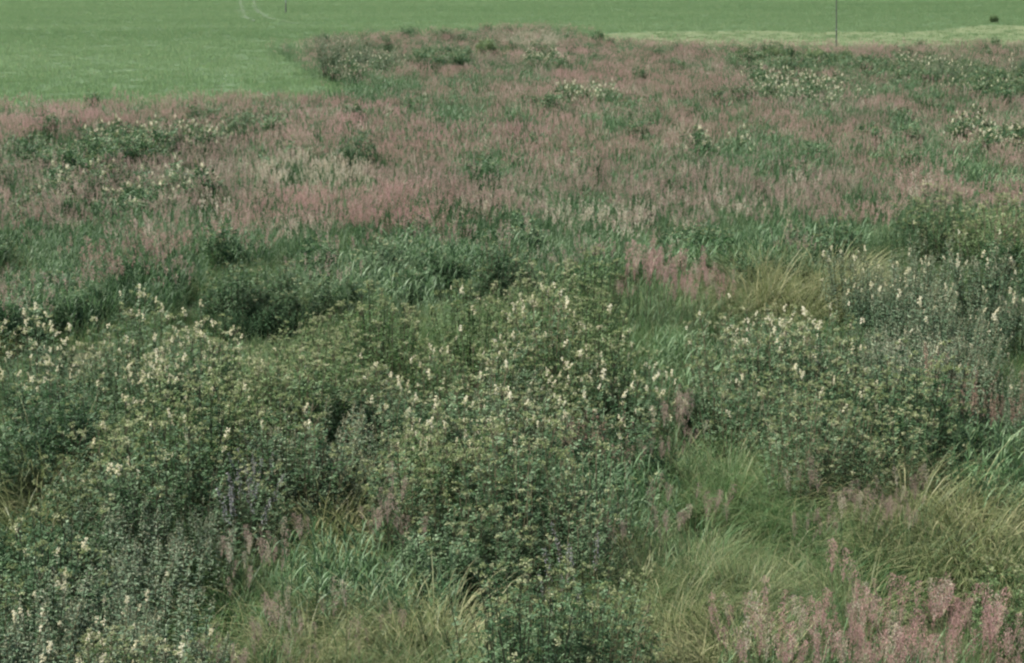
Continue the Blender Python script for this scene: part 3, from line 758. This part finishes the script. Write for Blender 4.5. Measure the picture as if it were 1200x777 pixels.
# the far meadow: pink grass with reeds, straw-coloured grass and flowers in patches
buckets = {k: [] for k in ('pink', 'rose', 'mauve', 'straw', 'reed', 'leafy', 'cream', 'dry')}
for (a, b, dens) in ((26, 45, 6.0), (45, 80, 7.0), (80, 135, 4.5)):
    x, y = meadow_points(a, b, dens, r, 1.15)
    nv = patchy(x, y); u = r.uniform(0, 1, len(x)); sp = np.full(len(x), 'pink', dtype=object)
    back = np.clip((y - 33.5 + 2.0 * patchy(x * 2 + 9, y * 2)) / 3.5, 0, 1)     # pink grass only begins past the thickets
    sp[(nv > .35)] = 'mauve'; sp[(nv < -.55)] = 'rose'
    nv2 = patchy(x * 1.7 + 40, y * 1.7 - 20)
    sp[u < .07 + .25 * np.clip(nv2, 0, 1)] = 'reed'; sp[u > .955] = 'straw'
    sp[(u > .93) & (u < .945)] = 'leafy'
    fr = r.uniform(0, 1, len(x)) > back; u2 = r.uniform(0, 1, len(x)) + .25 * nv2
    sp[fr] = 'reed'; sp[fr & (u2 < .34)] = 'leafy'; sp[fr & (u2 > .55)] = 'mauve'; sp[fr & (u2 > .75)] = 'dry'; sp[fr & (u2 > .95)] = 'straw'
    for (e, kind, share) in PATCHES:
        k = in_ell(x + r.normal(size=len(x)) * .12 * e[2], y + r.normal(size=len(x)) * .12 * e[3], e) & (r.uniform(0, 1, len(x)) < share)
        sp[k] = kind
    near = np.ones(len(x), bool)
    for e in CLEAR: near &= ~in_ell(x, y, e)
    for k in buckets:
        q = (sp == k) & near; buckets[k].append((x[q], y[q]))
WORDS = dict(pink=("pink_grass_mass", "sea of pinkish flowering grass across the back of the meadow"), rose=("rose_grass_mass", "patches of rosier flowering grass within the pinkish back of the meadow"),
             mauve=("mauve_grass_mass", "dull mauve flowering grass mixed through the back of the meadow"), straw=("straw_grass_mass", "pale straw-coloured seeding grass in the back of the meadow"),
             reed=("reed_mass", "green broad-bladed reed grass standing among the pinkish grass"), leafy=("leafy_herb_mass", "scattered green leafy herbs among the pinkish grass"),
             cream=("cream_flower_mass", "drifts of cream meadowsweet blossom in the back of the meadow"), dry=("dry_grass_mass", "dry yellowish grass between the reeds"))
for k, v in buckets.items():
    x = np.concatenate([a for a, b in v]); y = np.concatenate([b for a, b in v])
    if len(x): scatter(WORDS[k][0], lift(x, y), r.uniform(.72, 1.12, len(x)) * np.interp(y, [34, 46, 70, 100], [.95, .72, .66, .6]) * np.interp(y, [38, 48], [.80, 1.35] if k in ('reed', 'leafy') else [1, 1.25] if k == 'cream' else [1, 1]), COLL[k], len(MASS[k]), WORDS[k][1], "herbs" if k in ('leafy', 'cream') else "grass", r)

# short grass of the field
n = 75000
y = np.sqrt(r.uniform(66 ** 2, 215 ** 2, n)); x = r.uniform(-1, 1, n) * .2727 * 1.15 * y
k = ~inside(MEADOW, x, y) & ~(inside(MOWN, x, y) & (r.uniform(0, 1, n) < .8))
for line, lab in TRACKS:
    for (x0, y0), (x1, y1) in zip(line[:-1], line[1:]):
        s = np.clip(((x - x0) * (x1 - x0) + (y - y0) * (y1 - y0)) / ((x1 - x0) ** 2 + (y1 - y0) ** 2), 0, 1)
        k &= np.hypot(x - x0 - s * (x1 - x0), y - y0 - s * (y1 - y0)) > .1 + .35 * r.uniform(0, 1, n)
scatter("field_grass", lift(x[k], y[k]), r.uniform(.5, 1.1, k.sum()), COLL['field'], 3, "short even green grass of the field beyond the meadow", "grass", r)

# ---------------------------------------------------------------- plants one can point at
PLANT = {}
def variants(kind, fn, n, base): PLANT[kind] = [fn(base + i) for i in range(n)]
variants('MS', lambda s: mk_meadowsweet(s, 1.15, 34, .42, 'leaf', .65, .52), 5, 1000)
variants('MY', lambda s: mk_meadowsweet(s, 1.1, 34, .42, 'leaf_yellow', .85, .52), 3, 1020)
variants('MU', lambda s: mk_mugwort(s), 4, 1040)
variants('BR', lambda s: mk_broadleaf(s), 3, 1060)
variants('RG', lambda s: mk_reed(s), 4, 1080)
variants('RB', lambda s: mk_reed(s, .85, 26, .36, 'reed_blue', .015), 3, 1100)
variants('SE', lambda s: mk_sedge(s), 5, 1120)
variants('SG', lambda s: mk_sedge(s, .75, 460, .32, .35, 'blade', .0058), 4, 1140)
variants('PK', lambda s: mk_pinkgrass_base(s), 5, 1160)
variants('DB', lambda s: mk_meadowsweet(s, 1.15, 52, .46, 'leaf', .2, .72), 2, 1170)
variants('DF', lambda s: mk_meadowsweet(s, 1.15, 60, .46, 'leaf_yellow', .35, .95), 2, 1175)
variants('SP', lambda s: mk_spike_plant(s), 3, 1180)
variants('WS', lambda s: mk_spike_plant(s, 1.15, 6, 'spike_pale', .2), 2, 1200)
HEADS = [mk_flower_head(1300 + i) for i in range(6)]
PLUMES = {m: [mk_plume(1320 + 7 * j + i, m) for i in range(4)] for j, m in enumerate(('pink', 'rose', 'mauve', 'straw'))}
NAME = dict(DF=("leafy_bush", "bush"), DB=("leafy_bush", "bush"), MS=("meadowsweet_bush", "bush"), MY=("meadowsweet_bush", "bush"), MU=("mugwort_clump", "plant"), BR=("broadleaf_bush", "bush"),
            RG=("reed_grass_clump", "grass clump"), RB=("reed_grass_clump", "grass clump"), SE=("sedge_tussock", "tussock"), SG=("sedge_tussock", "tussock"),
            PK=("flowering_grass", "grass plant"), SP=("dock_plant", "plant"), WS=("seeding_spire_plant", "plant"))
PART = dict(stalks="stalks", foliage="foliage", buds="buds", blades="blades", dry_blades="withered_blades", seed_spikes="seed_spikes")

def place(kind, x, y, scale, rz, label, group, r, heads=0, plume='pink', tilt=0.0):
    v = PLANT[kind][r.integers(len(PLANT[kind]))]
    nm, cat = NAME[kind]
    root = bpy.data.objects.new(nm, None); COL.objects.link(root); root.empty_display_size = .1
    root.location = (x, y, gz(x, y)); root.rotation_euler = (r.normal() * tilt, r.normal() * tilt, rz)
    root.scale = (scale[0], scale[0], scale[1])
    tag(root, label, cat, group, 'thing')
    for key, pn in PART.items():
        if v.get(key) is not None:
            p = obj(pn, v[key], root); p["kind"] = "stuff"
    if heads:
        tips = v['tips']; order = r.permutation(len(tips))[:heads]
        for i in order:
            f = obj("flower_head", HEADS[r.integers(len(HEADS))], root)
            f.location = tips[i]; f.rotation_euler = (r.normal() * .25, r.normal() * .25, r.uniform(0, 6.28))
            s = r.uniform(.32, .78); f.scale = (s, s, s)
    if kind == 'PK':
        for tp in v['tips']:
            f = obj("plume", PLUMES[plume if r.uniform() < .8 else ('mauve' if r.uniform() < .6 else 'straw')][r.integers(4)], root)
            f.location = tp; f.rotation_euler = (r.normal() * .1, r.normal() * .1, r.uniform(0, 6.28))
            s = r.uniform(.8, 1.2); f.scale = (s, s, s)
    return root

def spots(e, n, r, mind):
    cx, cy, rx, ry = e; out = []; tries = 0
    while len(out) < n and tries < 4000:
        tries += 1
        a = r.uniform(0, 6.283); q = math.sqrt(r.uniform(0, 1))
        p = (cx + math.cos(a) * q * rx, cy + math.sin(a) * q * ry)
        if all((p[0] - o[0]) ** 2 + (p[1] - o[1]) ** 2 > mind ** 2 for o in out): out.append(p)
        elif tries % 60 == 59: mind *= .9
    return out

ORD = ['first', 'second', 'third', 'fourth', 'fifth', 'sixth', 'seventh', 'eighth', 'ninth', 'tenth', 'eleventh', 'twelfth', 'thirteenth', 'fourteenth', 'fifteenth', 'sixteenth', 'seventeenth', 'eighteenth', 'nineteenth', 'twentieth']
ROWS = {2: ('front', 'back'), 3: ('front', 'middle', 'back'), 4: ('front', 'second', 'third', 'back'), 5: ('front', 'second', 'middle', 'fourth', 'back')}
for i, (kind, e, n, s, heads, plume, label, group) in enumerate(CLUMPS):
    r = np.random.default_rng(5000 + i)
    pts = [(e[0], e[1])] if n == 1 else spots(e, n, r, 1.7 * math.sqrt(e[2] * e[3] / n))
    n = len(pts); rows = 1 if n <= 8 else 2 if n <= 18 else 3 if n <= 30 else 4 if n <= 52 else 5
    pts.sort(key=lambda q: q[1]); step = math.ceil(n / rows); named = []
    for w in range(rows):
        row = sorted(pts[w * step:(w + 1) * step], key=lambda q: q[0] / q[1])
        for c, q in enumerate(row):
            where = ("" if n == 1 else "the left one" if n == 2 and c == 0 else "the right one" if n == 2 else
                     (ROWS[rows][w] + " row " if rows > 1 else "") + ("leftmost" if c == 0 else "rightmost" if c == len(row) - 1 else ORD[c] + " from left"))
            named.append((q, label + (", " + where if where else "")))
    for (px, py), text in named:
        k = s * (r.uniform(.72, 1.2) if n > 1 else 1.0)
        hd = 0 if heads == 0 else max(0, int(round(heads * r.uniform(.3, 2.4))))
        place(kind, px, py, (k * r.uniform(.95, 1.1), k * r.uniform(.92, 1.08)), r.uniform(0, 6.28), text, group, r, hd, plume or 'pink', .04)

# ---------------------------------------------------------------- pole and post in the field
def lathe(name, prof, mat, n=14, bend=0.0):
    V, F, T = [], [], []
    for (rad, z) in prof:
        for j in range(n):
            a = 2 * math.pi * j / n; V.append((math.cos(a) * rad + bend * z * z, math.sin(a) * rad, z))
    for k in range(len(prof) - 1):
        for j in range(n):
            a = k * n + j; b = k * n + (j + 1) % n; F.append((a, b, b + n, a + n)); T.append(.5)
    F.append(tuple(range((len(prof) - 1) * n, len(prof) * n))); T.append(.5)
    return mesh_from(name, V, F, T, mat)
def pole(name, x, y, h, rad, label, cat, lean, bend=0.0):
    root = bpy.data.objects.new(name, None); COL.objects.link(root); root.location = (x, y, gz(x, y)); root.rotation_euler = (0, lean, .4)
    tag(root, label, cat)
    prof = [(rad * (1.15 - .55 * t) * (1 + .03 * math.sin(9 * t)), -.3 + (h + .3) * t) for t in np.linspace(0, 1, 14)]
    obj("shaft", lathe("pole_shaft", prof, M['wood'], bend=bend), root)
    z = h; rt = rad * .62
    c = obj("cap", lathe("pole_cap", [(rt * 1.25, -.05), (rt * 1.3, 0), (rt * .9, .04), (rt * .2, .07)], M['steel']), root); c.location = (bend * z * z, 0, z)
    b = obj("band", lathe("pole_band", [(rad * 1.2, 0), (rad * 1.22, .01), (rad * 1.22, .05), (rad * 1.2, .06)], M['steel']), root); b.location = (bend, 0, 1.0)
for a in POLES: pole(*a)
